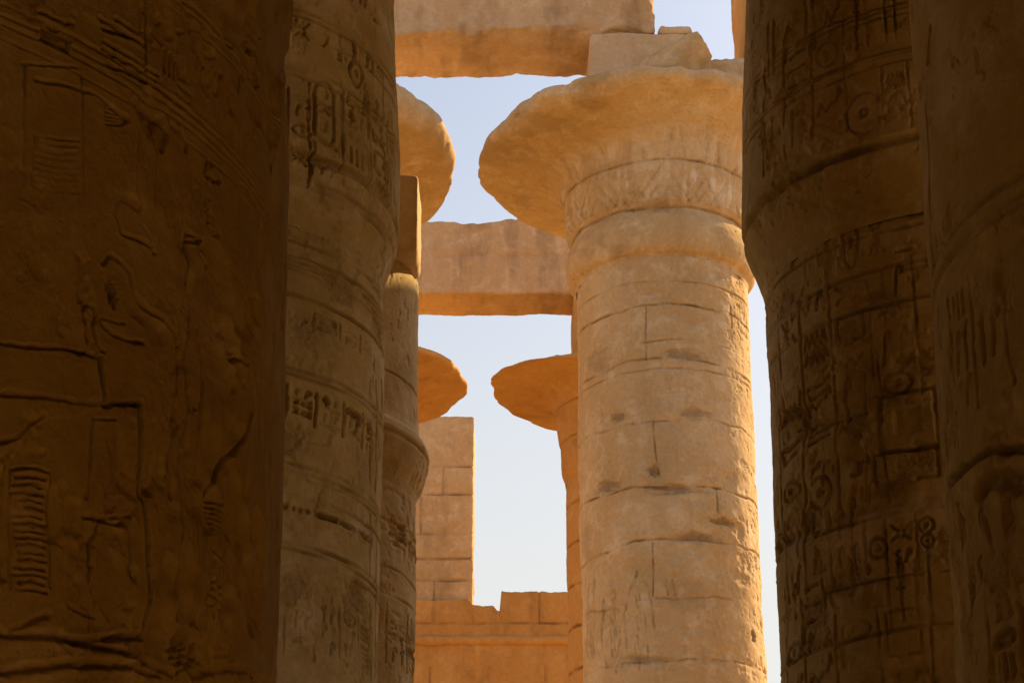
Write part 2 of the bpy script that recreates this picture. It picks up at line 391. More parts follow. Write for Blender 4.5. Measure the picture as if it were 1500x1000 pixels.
def facet_rock(name, mat, parent, c, size, seed, tilt=.3, n=70):
    """a fractured lump: flat break planes, slightly rough, longest axis rising to the right by tilt"""
    rg = np.random.RandomState(seed)
    N = rg.normal(size=(15, 3)); N /= np.linalg.norm(N, axis=1, keepdims=True); hh = rg.uniform(.62, .95, 15)
    N = np.vstack([N, np.eye(3), -np.eye(3)]); hh = np.concatenate([hh, np.full(6, .97)])
    V, Fq = [], []; b = 0; g = np.linspace(-1, 1, n)
    for ax in range(3):
        for sg in (-1, 1):
            P = np.zeros((n, n, 3)); P[..., (ax + 1) % 3] = g[:, None]; P[..., (ax + 2) % 3] = g[None, :]; P[..., ax] = sg
            i, j = np.meshgrid(np.arange(n - 1), np.arange(n - 1), indexing='ij')
            q = np.stack([i * n + j, (i + 1) * n + j, (i + 1) * n + j + 1, i * n + j + 1], -1).reshape(-1, 4)
            V.append(P.reshape(-1, 3)); Fq.append((q if sg > 0 else q[:, ::-1]) + b); b += n * n
    V = np.concatenate(V); Fq = np.concatenate(Fq)
    _, idx, inv = np.unique(np.round(V / 1e-4).astype(np.int64), axis=0, return_index=True, return_inverse=True)
    V = V[idx]; Fq = inv.reshape(-1)[Fq]; D = V / np.linalg.norm(V, axis=1, keepdims=True)
    dd = D @ N.T; rr = np.where(dd > .05, hh / np.maximum(dd, .05), 9).min(1)
    rr = rr + .05 * fbm3(*(D.T * 2.2), seed, 4) + .02 * fbm3(*(D.T * 9), seed + 3, 4, .6)
    P = D * rr[:, None] * np.array(size)
    P[:, 2] += P[:, 0] * tilt
    return mesh_np(name, P + np.array(c), Fq, mat, parent, dict(stain=.25 * np.clip(fbm3(*(D.T * 3), seed + 9, 4) * 3, 0, 1), plaster=np.zeros(len(P))))
def box_courses(zs, xs=(), wd=.03, dep=.03, axis=0, seed=0):
    """joint grooves on a block at heights zs"""
    def fn(V, nrm):
        g = 0
        for z in zs:
            zc = z + .03 * fbm2(V[:, 0] * .9, V[:, 1] * .9 + z, seed, 3)
            k = np.clip(.8 + 1.2 * fbm3(*(V.T * 1.7), seed + 4, 2), .1, 1.5)
            g = g + dep * k * np.exp(-((V[:, 2] - zc) / wd) ** 2)
        for x, za, zb in xs:
            g = g + dep * np.exp(-((V[:, 0] - x) / wd) ** 2) * ((V[:, 2] > za) & (V[:, 2] < zb))
        return V - nrm * np.asarray(g).reshape(-1, 1)
    return fn

# ================================================================== THE SETTING
gm = bpy.data.meshes.new("ground")
gv = [(-2500, -2500, 0), (2500, -2500, 0), (2500, 2500, 0), (-2500, 2500, 0)]
gm.from_pydata(gv, [], [(0, 1, 2, 3)]); gm.materials.append(M_GROUND)
go = bpy.data.objects.new("ground", gm); scene.collection.objects.link(go); tag(go, kind="structure")

XL, XR = -2.5, 3.47          # the two aisle rows
NECK = 7.6; CAPTOP = 10.9; ABTOP = 11.85
def shaft_prof(r0=1.60, r1=1.50, top=NECK):
    zz = [0, 0.5, 1.4, 3.0, 5.0, top]; rr = [r0 - .12, r0 - .03, r0, r0 - .01, (r0 + r1) / 2 - .01, r1]
    return lambda z: np.interp(z, zz, rr)
def bud_prof(r1=1.50, bulge=.15, top=1.50, ct=10.9):
    zz = [NECK - .02, NECK + .08, NECK + .22, NECK + .42, NECK + .54, NECK + .68, NECK + 1.3, ct]
    rr = [r1 - .01, r1 + .01, r1 + bulge * .35, r1 + bulge * .86, r1 + bulge, r1 + bulge * .98, r1 + bulge * .75, top]
    return lambda z: np.interp(z, zz, rr)
def common(S, seed, fine=.004, big=.02):
    S.noise(.45, big, seed, 3); S.noise(2.2, big * .35, seed + 20, 4, .6); S.noise(11, fine, seed + 40, 4, .6)
    pn = fbm2(S.S[None, :] * .9 + 40, S.z[:, None] * 1.3, seed + 300, 6, .62)
    S.plast += .38 * np.clip((pn - .08) * 5, 0, 1)
    S.stain += .16 * np.clip((-pn - .12) * 5, 0, 1)
    # worn scars: thresholded noise
    n = fbm2(S.S[None, :] * 1.6, S.z[:, None] * 1.6, seed + 77 + S.seed, 5, .62)
    S.H -= .022 * np.clip((n - .22) * 6, 0, 1)
    n = fbm2(S.S[None, :] * 5.5, S.z[:, None] * 4, seed + 177 + S.seed, 5, .66)
    S.H -= .010 * np.clip((n - .25) * 6, 0, 1)
def abacus(parent, cx, cy, hw, z0, z1, mat, seed, **k):
    return worn_box("abacus", mat, parent, (cx - hw, cy - hw, z0), (cx + hw, cy + hw, z1), seed=seed, **k)
def base(parent, cx, cy, r, mat):
    prof = lambda z: np.interp(z, [0, .05, .45, .55], [r, r + .04, r, r - .12])
    S = Surf(cx, cy, prof, 0.0, .55, None, .1, .05, zsparse=.06)
    S.noise(1.1, .03, 5); b = S.build("base", mat, parent)
    return b

# ---------------------------------------------------------------- near left column
def column_one():
    cx, cy = -2.18, 4.6
    t = thing("stone_column", (cx, cy, 0), "huge dark column filling the left edge, carved with a standing figure", "column", "columns of the shaded aisle")
    base(t, cx, cy, 2.0, M_NEAR)
    S = Surf(cx, cy, shaft_prof(), 0.0, NECK, (-15, 420, -20, 1020), .0022, .0023, seed=3, ws=.37)
    common(S, 11, .002, .014); S.noise(34, .0014, 8, 3, .6)
    n = fbm2(S.S[None, :] * 9, S.z[:, None] * 6, 555, 5, .66); S.H -= .003 * np.clip((n - .25) * 6, 0, 1)
    st = S.stroke
    # ring bands
    for (px, py, wd, dp) in ((320, 45, .014, .020), (315, 52, .010, .014), (310, 62, .010, .012), (300, 184, .014, .022), (296, 194, .012, .018), (292, 203, .011, .014), (280, 214, .010, .010)):
        S.ringpx(px, py, wd, dp, wob=.02, erode=.7, lip=.3, seed=px, stain=.35)
    # row of signs between the bands
    for k, (px, py) in enumerate([(205, 25), (235, 35), (262, 62), (285, 55), (248, 95), (268, 130), (300, 100), (322, 118), (340, 150), (352, 120), (370, 190), (375, 60), (385, 110)]):
        S.glyph(['feather', 'reed', 'staff', 'bird', 'ticks', 'bars', 'reed', 'feather', 'bird', 'crook', 'man', 'bird', 'water'][k], px, py, .16, .20, .010, .018, .5)
    st([(213, 0), (213, 105)], .010, .014); st([(215, 10), (214, 90)], .006, .01)
    # top left signs
    glyph_block(S, 50, 5, 110, 85, 1, 3, 5, .012, .018, False, .8, ['bars', 'arm', 'snake', 'bird'])
    for a, b in (((145, 28), (210, 68)), ((148, 42), (205, 62)), ((150, 62), (230, 110)), ((150, 72), (225, 118)), ((155, 95), (215, 120)), ((170, 30), (200, 50))):
        st([a, b], .013, .024, erode=.6)
    # framed block of bars
    st([(35, 95), (35, 270)], .012, .014); st([(30, 95), (110, 100)], .010, .010); st([(118, 110), (122, 285)], .010, .012)
    for k, y in enumerate((200, 207, 217, 228, 238, 247, 256, 266, 274)):
        o = (k * 7) % 5
        st([(48 + o, y), (80, y + 5 + o), (112 - o, y + 8)], .010 + .002 * (k % 3), .022, erode=.7, stain=.4)
    st([(50, 196), (46, 272)], .01, .014); st([(50, 118), (90, 125), (140, 140), (170, 165), (185, 175)], .012, .018)
    for k in range(5): st([(152, 158 + k * 6), (172, 165 + k * 5), (186, 172 + k * 2)], .009, .016)
    # crown and head
    st([(192, 152), (215, 160), (235, 175), (243, 195), (240, 208), (233, 220)], .016, .022, erode=.3)
    st([(250, 185), (265, 195), (273, 212), (272, 222)], .014, .02)
    st([(222, 180), (228, 215), (225, 300)], .010, .010); st([(203, 195), (198, 270), (205, 300)], .012, .012)
    S.poly([(172, 285), (188, 283), (200, 292), (206, 305), (200, 312), (186, 300), (174, 296)], .018, .014)
    st([(170, 295), (168, 320), (178, 345), (200, 352), (218, 362), (222, 370)], .013, .020)
    st([(175, 342), (195, 350), (216, 358)], .011, .018); st([(205, 330), (215, 345), (220, 362)], .010, .014)
    S.blob(160, 422, .05, .07, .03, .5, 4); S.blob(163, 440, .04, .05, .025, .5, 8)
    st([(146, 385), (160, 375), (175, 385), (188, 402), (192, 428), (205, 445), (222, 458), (240, 470), (253, 488), (258, 505), (258, 560), (252, 640), (250, 728)], .013, .022, erode=.35, stain=.4, lip=.5)
    st([(144, 470), (150, 480), (165, 492), (190, 500), (205, 502)], .012, .018); st([(145, 466), (165, 472), (180, 474)], .009, .014)
    st([(118, 452), (125, 446), (134, 450), (137, 462), (133, 478), (140, 505), (148, 515)], .012, .020)
    st([(118, 455), (122, 478), (125, 500)], .010, .016); st([(140, 515), (148, 560), (152, 588)], .013, .02, lip=.5)
    S.poly([(150, 500), (205, 505), (214, 530), (208, 560), (160, 556), (148, 530)], -.008, .03, erode=.2)
    # arm, staffs, long verticals
    for pts in ([(275, 345), (274, 430), (273, 500), (273, 650)], [(258, 505), (270, 512), (272, 600), (271, 650)], [(298, 480), (297, 560), (292, 648)], [(270, 660), (267, 780), (264, 905)], [(290, 740), (292, 830), (290, 912)], [(298, 740), (296, 830), (294, 912)]):
        st(pts, .009, .017, erode=.35, lip=.4)
    # signs right of the head
    for k, (px, py) in enumerate(((303, 245), (312, 262), (305, 300), (310, 318), (312, 335), (285, 350), (302, 383))):
        S.glyph(['crook', 'snake', 'bird', 'loaf', 'eye', 'arm', 'basket'][k], px, py, .17, .13, .010, .022, .5)
    # horizontal breaks
    S.joint([(-20, 500), (40, 508), (100, 513), (125, 517)], .013, .03, .6); S.joint([(125, 520), (145, 525), (148, 560), (155, 590)], .013, .03, .5)
    S.joint([(-20, 575), (50, 580), (100, 587), (160, 592), (205, 590)], .016, .03, .6)
    S.poly([(158, 590), (205, 590), (212, 700), (222, 850), (228, 965), (100, 940), (-30, 930), (-30, 640), (30, 640), (70, 612), (110, 610)], .014, .012, erode=.2)
    st([(205, 590), (208, 660), (212, 730), (218, 800), (222, 880), (224, 968)], .012, .022, erode=.2, lip=.5)
    st([(137, 610), (134, 680), (131, 728)], .010, .018); st([(137, 612), (170, 614)], .008, .012)
    for k in range(7): st([(158 + k * 3, 645 + k * 6), (166 + k * 2, 690), (160 + k * 4, 720)], .007, .010)
    st([(0, 648), (25, 640), (50, 618), (65, 608)], .012, .02)
    st([(130, 755), (160, 758), (195, 754)], .010, .020); st([(145, 758), (178, 766), (190, 760), (192, 800), (198, 840)], .012, .020); st([(150, 764), (138, 800), (135, 850)], .010, .012)
    st([(105, 885), (120, 895), (145, 903)], .010, .012)
    # hieroglyph strips
    for k in range(17):
        y = 685 + k * 11
        st([(24 + (k * 5) % 7, y), (50, y + ((k * 3) % 5) - 2), (72 - (k * 4) % 9, y + 5)], .009 + .002 * (k % 2), .017, erode=.8)
    st([(22, 685), (18, 860)], .009, .012); st([(10, 680), (8, 850)], .007, .009); st([(76, 690), (76, 860)], .008, .010)
    st([(302, 728), (299, 915)], .010, .020, lip=.5); st([(331, 735), (328, 912)], .008, .012)
    for k in range(7): st([(306 + k * 1.5, 732 + k * 8), (328, 738 + k * 8)], .009, .022, erode=.3)
    glyph_block(S, 304, 788, 330, 912, 1, 6, 9, .009, .02, False, .35, ['bars', 'house', 'crook', 'man', 'loaf', 'ticks'])
    # right hand figure, close to the edge
    st([(338, 528), (350, 525), (362, 535), (368, 560), (368, 600), (358, 640), (335, 670), (315, 700), (302, 722)], .012, .020, erode=.3, lip=.4)
    st([(352, 270), (365, 285), (380, 310), (392, 345), (398, 378)], .012, .02); st([(380, 320), (372, 350), (385, 372)], .010, .012)
    for x in (378, 386, 394, 402, 407): st([(x, 560 + (x * 7) % 60), (x - 1, 700), (x - 2, 840)], .007, .014, erode=.7)
    for x, y in ((404, 760), (407, 805), (404, 820), (406, 935), (396, 240), (399, 200)): S.blob(x, y, .03, .07, .03, .5, x)
    st([(385, 30), (395, 90), (402, 150)], .011, .018); st([(372, 20), (380, 40), (392, 55)], .010, .016)
    # foot of the scene
    for pts in ([(-20, 926), (80, 930), (150, 945), (225, 965), (270, 985)], [(-20, 985), (60, 975), (110, 970), (200, 975), (250, 985)], [(110, 940), (190, 930), (225, 932)], [(20, 920), (60, 905), (72, 902)], [(300, 985), (340, 978), (375, 985)]):
        st(pts, .018, .028, erode=.4, lip=.5)
    S.poly([(230, 925), (262, 928), (290, 950), (320, 970), (360, 985), (420, 1000), (420, 1030), (210, 1030), (215, 975)], .03, .03, erode=.8)
    for x, y in ((285, 945), (298, 960), (275, 935)): S.blob(x, y, .06, .08, .04, .5, x)
    for k in range(14): st([(262 + k * 5, 948 + (k * 11) % 40), (275 + k * 5, 955 + (k * 7) % 40)], .010, .018)
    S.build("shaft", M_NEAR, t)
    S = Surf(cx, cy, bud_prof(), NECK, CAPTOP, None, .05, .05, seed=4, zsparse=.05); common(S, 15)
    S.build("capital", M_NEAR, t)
    abacus(t, cx, cy, 1.3, CAPTOP, ABTOP, M_NEAR, 3, step=.15)
column_one()

# ---------------------------------------------------------------- second column of the left row
def column_two():
    cx, cy = XL, 13.5
    t = thing("stone_column", (cx, cy, 0), "dim carved column with bulging capital edge, right beside the huge dark column at left", "column", "columns of the shaded aisle")
    base(t, cx, cy, 2.0, M_NEAR)
    S = Surf(cx, cy, shaft_prof(), 0.0, NECK, (395, 560, 290, 1020), .0065, .0065, seed=13); common(S, 31, .004, .03)
    for py, wd, dp in ((345, .016, .02), (353, .012, .014), (376, .014, .02), (386, .014, .022), (394, .014, .022), (402, .012, .014), (436, .014, .03), (543, .014, .02), (552, .012, .02), (680, .012, .016), (690, .014, .02), (698, .012, .02), (728, .012, .02), (800, .014, .026), (808, .012, .022), (820, .012, .018)):
        S.ringpx(440, py, wd, dp, wob=.02, erode=.8, lip=.35, seed=py, stain=.3)
    glyph_block(S, 420, 562, 548, 672, 4, 3, 21, .013, .032, True, .2)
    glyph_block(S, 420, 738, 545, 795, 4, 2, 25, .013, .028, True, .3)
    glyph_block(S, 415, 445, 545, 535, 4, 2, 23, .011, .014, True, .8)
    glyph_block(S, 420, 840, 545, 1000, 4, 4, 29, .011, .012, True, .85)
    for x in (540, 548, 555): S.stroke([(x, 560), (x + 3, 760), (x + 5, 990)], .012, .016, erode=.7)
    for k, (x, y) in enumerate(((430, 860), (445, 480), (500, 430), (550, 480), (530, 870), (425, 640), (520, 880))): S.blob(x, y, .16, .12, .025, .3, k)
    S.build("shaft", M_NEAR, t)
    S = Surf(cx, cy, bud_prof(1.5, .12), NECK, CAPTOP, (395, 575, -60, 420), .0065, .0065, seed=14); common(S, 35, .004, .025)
    for py, wd, dp in ((18, .014, .022), (28, .012, .02), (52, .012, .022), (105, .014, .022), (116, .012, .02), (262, .016, .02), (270, .02, .02)):
        S.ringpx(450, py, wd, dp, wob=.02, erode=.7, lip=.35, seed=py, stain=.3)
    glyph_block(S, 425, 62, 565, 102, 6, 1, 301, .012, .022, False, .4); glyph_block(S, 425, -40, 560, 14, 5, 1, 302, .012, .02, False, .5)
    S.glyph('cartouche', 475, 165, .3, .52, .013, .024, .3); S.glyph('disc', 523, 108, .2, .24, .013, .026, .2)
    glyph_block(S, 422, 128, 455, 262, 1, 4, 303, .012, .022, True, .4); glyph_block(S, 460, 222, 500, 268, 1, 2, 304, .011, .018, True, .4)
    glyph_block(S, 503, 128, 540, 268, 1, 4, 305, .012, .022, True, .4); glyph_block(S, 542, 135, 572, 300, 1, 4, 306, .012, .022, True, .4)
    for x in (452, 500, 538, 562): S.stroke([(x, 120), (x, 190), (x + 3, 270)], .010, .018, erode=.5)
    S.ring(NECK + .53, .035, .05, wob=.03, stain=.3, erode=.3, lip=0)
    S.build("capital", M_NEAR, t)
    abacus(t, cx, cy, 1.25, CAPTOP, ABTOP, M_NEAR, 5, step=.15)
column_two()

# ---------------------------------------------------------------- third column, standing clear of the roof
def column_three():
    cx, cy = -2.50, 18.9
    t = thing("stone_column", (cx, cy, 0), "narrow visible strip of column topped by a plain square block, behind the dim left columns", "column", "columns at the edge of the nave")
    base(t, cx, cy, 2.0, M_EDGE)
    S = Surf(cx, cy, shaft_prof(1.58, 1.51), 0.0, NECK, (550, 625, 640, 1020), .009, .009, seed=23, ws=.8); common(S, 41, .005, .025)
    for py, wd, dp in ((725, .03, .02), (768, .02, .03), (785, .02, .03), (838, .016, .03), (876, .016, .03), (930, .02, .02)):
        S.ringpx(590, py + 4, wd, dp, wob=.04, erode=.8, lip=.3, seed=py, stain=.3)
    glyph_block(S, 567, 755, 612, 835, 2, 3, 31, .016, .03, False, .6); glyph_block(S, 567, 885, 612, 1000, 2, 4, 33, .016, .03, True, .6)
    S.build("shaft", M_EDGE, t)
    S = Surf(cx, cy, (lambda z: np.interp(z, [7.58, 7.7, 7.8, 8.0, 8.12, 8.2, 8.26, 8.34, 8.8, 10.08], [1.49, 1.51, 1.57, 1.62, 1.63, 1.60, 1.54, 1.52, 1.50, 1.48])), NECK, 10.08, (550, 625, 360, 740), .009, .009, seed=24, ws=.7); common(S, 45, .004, .02)
    S.ringpx(590, 558, .02, .04, wob=.05, seed=4, stain=.5); S.ringpx(590, 640, .03, .03, wob=.03, stain=.4)
    S.build("capital", M_EDGE, t)
    worn_box("abacus", M_BEAM, t, (cx - 1.5, 17.9, 10.05), (-.985, 18.75, 10.92), seed=7, step=.04, r=.07, amp=.02)
column_three()

# ---------------------------------------------------------------- right row
def column_four():
    cx, cy = XR, 13.5
    t = thing("stone_column", (cx, cy, 0), "dim column right of the thin sky strip, worn squares carved below its capital", "column", "columns of the shaded aisle")
    base(t, cx, cy, 2.0, M_NEAR)
    S = Surf(cx, cy, shaft_prof(), 0.0, NECK, (1105, 1400, 280, 1020), .0065, .0065, seed=53); common(S, 51, .004, .03)
    for px, py, wd, dp in ((1300, 335, .014, .016), (1300, 392, .02, .014), (1300, 400, .014, .012), (1300, 443, .014, .022), (1300, 448, .010, .012), (1300, 740, .04, .03), (1300, 752, .016, .02), (1300, 845, .012, .014), (1330, 920, .016, .026), (1330, 588, .012, .016)):
        S.ringpx(px, py, wd, dp, wob=.02, erode=.8, lip=.3, seed=py, stain=.4)
    g = S.glyph
    g('box', 1328, 615, .46, .46, .018, .03, .3); g('house', 1325, 680, .5, .24, .014, .024, .5); g('disc', 1286, 802, .15, .15, .014, .03, .3)
    g('disc', 1355, 768, .12, .12, .012, .03, .3); g('disc', 1357, 790, .10, .10, .012, .03, .3)
    glyph_block(S, 1150, 350, 1345, 388, 6, 1, 201, .011, .018, False, .5)
    glyph_block(S, 1140, 462, 1350, 575, 4, 3, 202, .012, .018, True, .8)
    glyph_block(S, 1140, 600, 1300, 735, 3, 3, 203, .013, .024, True, .5)
    glyph_block(S, 1150, 765, 1270, 838, 3, 2, 204, .012, .020, True, .6); glyph_block(S, 1295, 760, 1345, 830, 1, 2, 205, .012, .020, True, .5)
    glyph_block(S, 1150, 862, 1365, 912, 5, 1, 206, .012, .018, True, .7); glyph_block(S, 1150, 935, 1370, 1030, 4, 2, 207, .012, .02, True, .7)
    for x in (1208, 1270): S.stroke([(x, 640), (x - 2, 735)], .012, .016, erode=.6)
    S.stroke([(1145, 780), (1138, 800), (1140, 815)], .02, .04)
    S.blob(1140, 795, .07, .12, .05, .5, 2)
    for k in range(14): S.blob(1150 + (k * 53) % 220, 440 + (k * 91) % 500, .15, .1, .02, .3, k)
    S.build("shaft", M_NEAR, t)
    S = Surf(cx, cy, bud_prof(), NECK, CAPTOP, (1080, 1350, -60, 440), .0065, .0065, seed=54); common(S, 55, .004, .025)
    for px, py, wd, dp in ((1280, 14, .012, .022), (1280, 20, .010, .018), (1280, 30, .010, .012), (1300, 76, .012, .022), (1300, 82, .010, .018), (1300, 95, .010, .014), (1300, 208, .03, .03)):
        S.ringpx(px, py, wd, dp, wob=.02, erode=.6, lip=.35, seed=px + py, stain=.5)
    glyph_block(S, 1120, 100, 1240, 190, 3, 2, 211, .011, .016, True, .8); glyph_block(S, 1290, 100, 1335, 185, 1, 3, 212, .011, .018, True, .6)
    glyph_block(S, 1120, 25, 1330, 70, 6, 1, 213, .011, .02, False, .6)
    for px, py, k, a, b in ((1265, 165, 'disc', .32, .42), (1298, 38, 'basket', .3, .2), (1285, 165, 'staff', .1, .3)):
        S.glyph(k, px, py, a, b, .012, .02, .5)
    S.ring(NECK + .53, .035, .05, wob=.03, stain=.35, erode=.3, lip=0)
    S.build("capital", M_NEAR, t)
    abacus(t, cx, cy, 1.25, CAPTOP, ABTOP, M_NEAR, 9, step=.15)
column_four()
def column_five():
    cx, cy = 3.16, 6.6
    t = thing("stone_column", (cx, cy, 0), "darkest column at the far right edge, faint arched figure carved low on its side", "column", "columns of the shaded aisle")
    base(t, cx, cy, 2.0, M_NEAR)
    S = Surf(cx, cy, shaft_prof(), 0.0, NECK, (1320, 1515, -20, 1020), .0045, .0045, seed=63, ws=.85); common(S, 61, .003, .02)
    st = S.stroke
    for px, py in ((1480, 262), (1485, 290), (1480, 300)): S.ringpx(px, py, .016, .02, wob=.02, erode=.6, lip=.3, seed=py)
    st([(1378, 760), (1380, 720), (1400, 695), (1425, 675), (1450, 658), (1500, 655), (1530, 655)], .016, .028, erode=.2, stain=.5, lip=.4)
    st([(1432, 725), (1445, 708), (1470, 703), (1500, 708)], .03, .03, erode=.4)
    for pts in ([(1376, 740), (1377, 850), (1384, 1000)], [(1384, 745), (1386, 850), (1392, 1000)], [(1398, 740), (1398, 800)], [(1435, 740), (1455, 810)], [(1470, 730), (1475, 800)], [(1440, 840), (1510, 815)], [(1440, 850), (1510, 825)], [(1450, 862), (1510, 840)], [(1433, 740), (1430, 850)], [(1360, 40), (1355, 90)], [(1352, 150), (1362, 400)]):
        st(pts, .011, .02, erode=.5)
    glyph_block(S, 1440, 870, 1500, 990, 1, 3, 41, .012, .016, True, .8); glyph_block(S, 1400, 740, 1425, 990, 1, 5, 42, .009, .012, True, .9)
    glyph_block(S, 1385, 440, 1480, 560, 2, 2, 43, .010, .010, True, 1)
    S.build("shaft", M_NEAR, t)
    S = Surf(cx, cy, bud_prof(), NECK, CAPTOP, None, .05, .05, seed=64, zsparse=.05); common(S, 65); S.build("capital", M_NEAR, t)
    abacus(t, cx, cy, 1.3, CAPTOP, ABTOP, M_NEAR, 11, step=.15)
column_five()

# ---------------------------------------------------------------- unseen beams over the aisle, with a roof and walls added to shade it
for k, (x, lab) in enumerate(((XL, "long roof beam over the left row of shaded columns"), (XR, "long roof beam over the right row of shaded columns"))):
    o = worn_box("architrave", M_NEAR, None, (x - .9, -9.5, ABTOP + .004), (x + .9, 13.6, ABTOP + 1.3), step=.5, seed=20 + k)
    tag(o, lab, "roof beam", "beams over the shaded aisle")
o = worn_box("shade_roof_slab", M_NEAR, None, (-9.5, -10, ABTOP + 1.304), (9.3, 17.3, ABTOP + 2.0), step=.6, seed=25); tag(o, "broad unseen stone roof slab added to shade the aisle", "roof")  # out of view; front end pushed forward to keep sun off the columns
o = worn_box("shade_wall", M_NEAR, None, (-9.5, -10, 0), (-8.4, 15, ABTOP + 1.3), step=.6, seed=27); tag(o, "unseen tall stone wall added at left to shade the aisle", "wall")  # added wall; its length sets how dark the right columns stay
o = worn_box("shade_wall", M_NEAR, None, (8.2, -10, 0), (9.3, 6.7, ABTOP + 1.3), step=.6, seed=28); tag(o, "unseen tall stone wall added at right to shade the aisle", "wall")  # added wall; limits the light reaching the left column
o = worn_box("shade_wall", M_NEAR, None, (-8.4, -10, 0), (8.2, -9, ABTOP + 1.3), step=.6, seed=29); tag(o, "unseen tall stone wall added behind the viewer to keep the aisle dark", "wall")  # added wall; closes the back so no light enters from behind
o = worn_box("tall_shade_wall", M_NEAR, None, (9.7, 12, 0), (11.2, 30.4, 19.45), step=.6, seed=26); tag(o, "unseen very tall wall added at right to block the sun", "wall")  # added sun block; its height sets where shade ends on the third column

# ---------------------------------------------------------------- open papyrus columns of the nave
BELL = [(1.84, 18.30), (1.85, 18.42), (1.93, 18.46), (2.00, 18.55), (2.04, 18.72), (2.05, 18.90), (2.03, 19.10), (1.98, 19.28), (1.92, 19.38), (1.90, 19.44), (1.95, 19.50), (2.03, 19.60), (2.08, 20.0), (2.14, 20.45), (2.25, 20.82), (2.46, 21.02), (2.85, 21.13), (3.3, 21.20), (3.74, 21.24), (3.88, 21.27), (3.95, 21.33), (3.96, 21.42), (3.90, 21.50), (3.7, 21.56), (3.2, 21.62), (2.2, 21.68), (1.2, 21.72)]
def bell(t, cx, cy, mat, seed, rimfn, nth=420, nl=260, petals=False, dz=0, toparc=None):
    P = np.array(BELL)
    if not petals: P[:11, 0] = np.interp(P[:11, 1], [18.3, 18.45, 18.7, 19.5], [1.84, 1.86, 1.95, 1.99])
    P[:, 1] += dz
    # smooth resample by arc length
    l = np.concatenate([[0], np.cumsum(np.hypot(*np.diff(P, axis=0).T))]); L = np.linspace(0, l[-1], nl)
    r = np.interp(L, l, P[:, 0]); z = np.interp(L, l, P[:, 1])
    k = np.array([1, 2, 3, 2, 1]) / 9.0
    for _ in range(1):
        r[2:-2] = np.convolve(r, k, 'valid'); z[2:-2] = np.convolve(z, k, 'valid')
    tr = np.gradient(r, L); tz = np.gradient(z, L); nn = np.hypot(tr, tz); nr, nz = tz / nn, -tr / nn
    th = np.linspace(-math.pi, math.pi, nth + 1)[:-1]
    TH, RR = np.meshgrid(th, r); _, ZZ = np.meshgrid(th, z); LL = np.repeat(L[:, None], nth, 1)
    NR = nr[:, None]; NZ = nz[:, None]
    x3, y3 = np.sin(TH) * RR, np.cos(TH) * RR
    H = .04 * fbm3(x3 * .8, y3 * .8, ZZ * .8, seed, 4) + .012 * fbm3(x3 * 5, y3 * 5, ZZ * 3, seed + 5, 4, .6)
    n = fbm3(x3 * 1.8, y3 * 1.8, ZZ * 1.8, seed + 15, 5, .62); H -= .03 * np.clip((n - .25) * 6, 0, 1)
    stain = .22 * np.clip((fbm3(x3 * 1.3, y3 * 1.3, ZZ * 2.5, seed + 25, 5, .6) - .15) * 4, 0, 1)
    plast = np.zeros_like(H)
    def seam(zc, wd, dep, up=1):
        nonlocal H, stain
        zz = zc + .04 * fbm2(TH * 2.5, TH * 0 + zc, seed + 2, 3); g = np.exp(-((ZZ - zz) / wd) ** 2) * (RR < 3)
        q = np.clip(.9 + .8 * fbm2(TH * 5, TH * 0 + zc, seed + 3, 3), .2, 1.4); H -= dep * g * q; stain[:] = np.maximum(stain, .6 * g * q)
    seam(19.46 + dz, .02, .03); seam(20.42 + dz, .022, .045)
    if petals:
        # long overlapping sepals: pointed leaves rising round the bell
        for a0, w0, zt in [(k * math.pi / 4 + .02, .36 * q, 19.52 + .98 * q) for k in range(8) for q in (1, .68, .36)] + [(k * math.pi / 4 + .41, .2 * q, 19.52 + .6 * q) for k in range(8) for q in (1, .5)] + [(k * math.pi / 8 + .1, .12, 21.0) for k in range(16)]:
            d = (TH - a0 + math.pi) % (2 * math.pi) - math.pi
            f = np.clip((zt - ZZ) / (zt - 19.5), 0, 1)
            if zt > 20.9: f = f ** .4
            edge = np.abs(np.abs(d) - w0 * f) * RR
            m = (ZZ > 19.55) & (ZZ < zt) & (LL < l[-1] * .75)
            if zt > 20.9: m = m & (ZZ > 20.45)
            er = np.clip(.6 + 1.4 * fbm2(TH * 4, ZZ * 2, seed + 44, 3), .05, 1.2)
            H -= .035 * np.exp(-(edge / .034) ** 2) * m * er
            stain[:] = np.maximum(stain, .14 * np.exp(-(edge / .03) ** 2) * m * er)
        st = fbm2(TH * 22, ZZ * 1.6, seed + 60, 4, .6)
        H += .012 * st * (ZZ > 19.5) * (ZZ < 21.0)
        band = np.exp(-((ZZ - 20.0) / .38) ** 2) * (RR < 2.5) + .5 * np.exp(-((ZZ - 20.75) / .25) ** 2) * (RR < 3)
        plast = np.clip(band * (np.clip((st + .15) * 3, 0, 1)) * .9, 0, 1)
        stain *= (1 - plast)
    Rf, Zf = RR + H * NR, ZZ + H * NZ
    # eroded rim
    f = rimfn(th)[None, :]
    wgt = np.clip((RR - 2.1) / 1.8, 0, 1) ** 1.3 * (LL > l[13])
    Rf = Rf * (1 - wgt * (1 - f))
    if petals:      # towards the front right the lip has broken back and the bell stands taller
        sec = 1 / (1 + np.exp(-(TH + .22) / .10)) * 1 / (1 + np.exp((TH - 1.5) / .2))
        up = np.clip((LL - l[12]) / (l[21] - l[12]), 0, 1)
        Zf = Zf + sec * (.62 * up ** 1.3 + .10 * fbm2(TH * 3, TH * 0 + 2, 321, 4, .6) * up ** 3); Rf = Rf * (1 - sec * .17 * up * np.clip((RR - 1.9) / 1.2, 0, 1))
    if toparc is not None:
        up = np.clip((LL - l[18]) / (l[22] - l[18]), 0, 1); Zf = Zf + up * toparc(th)[None, :]
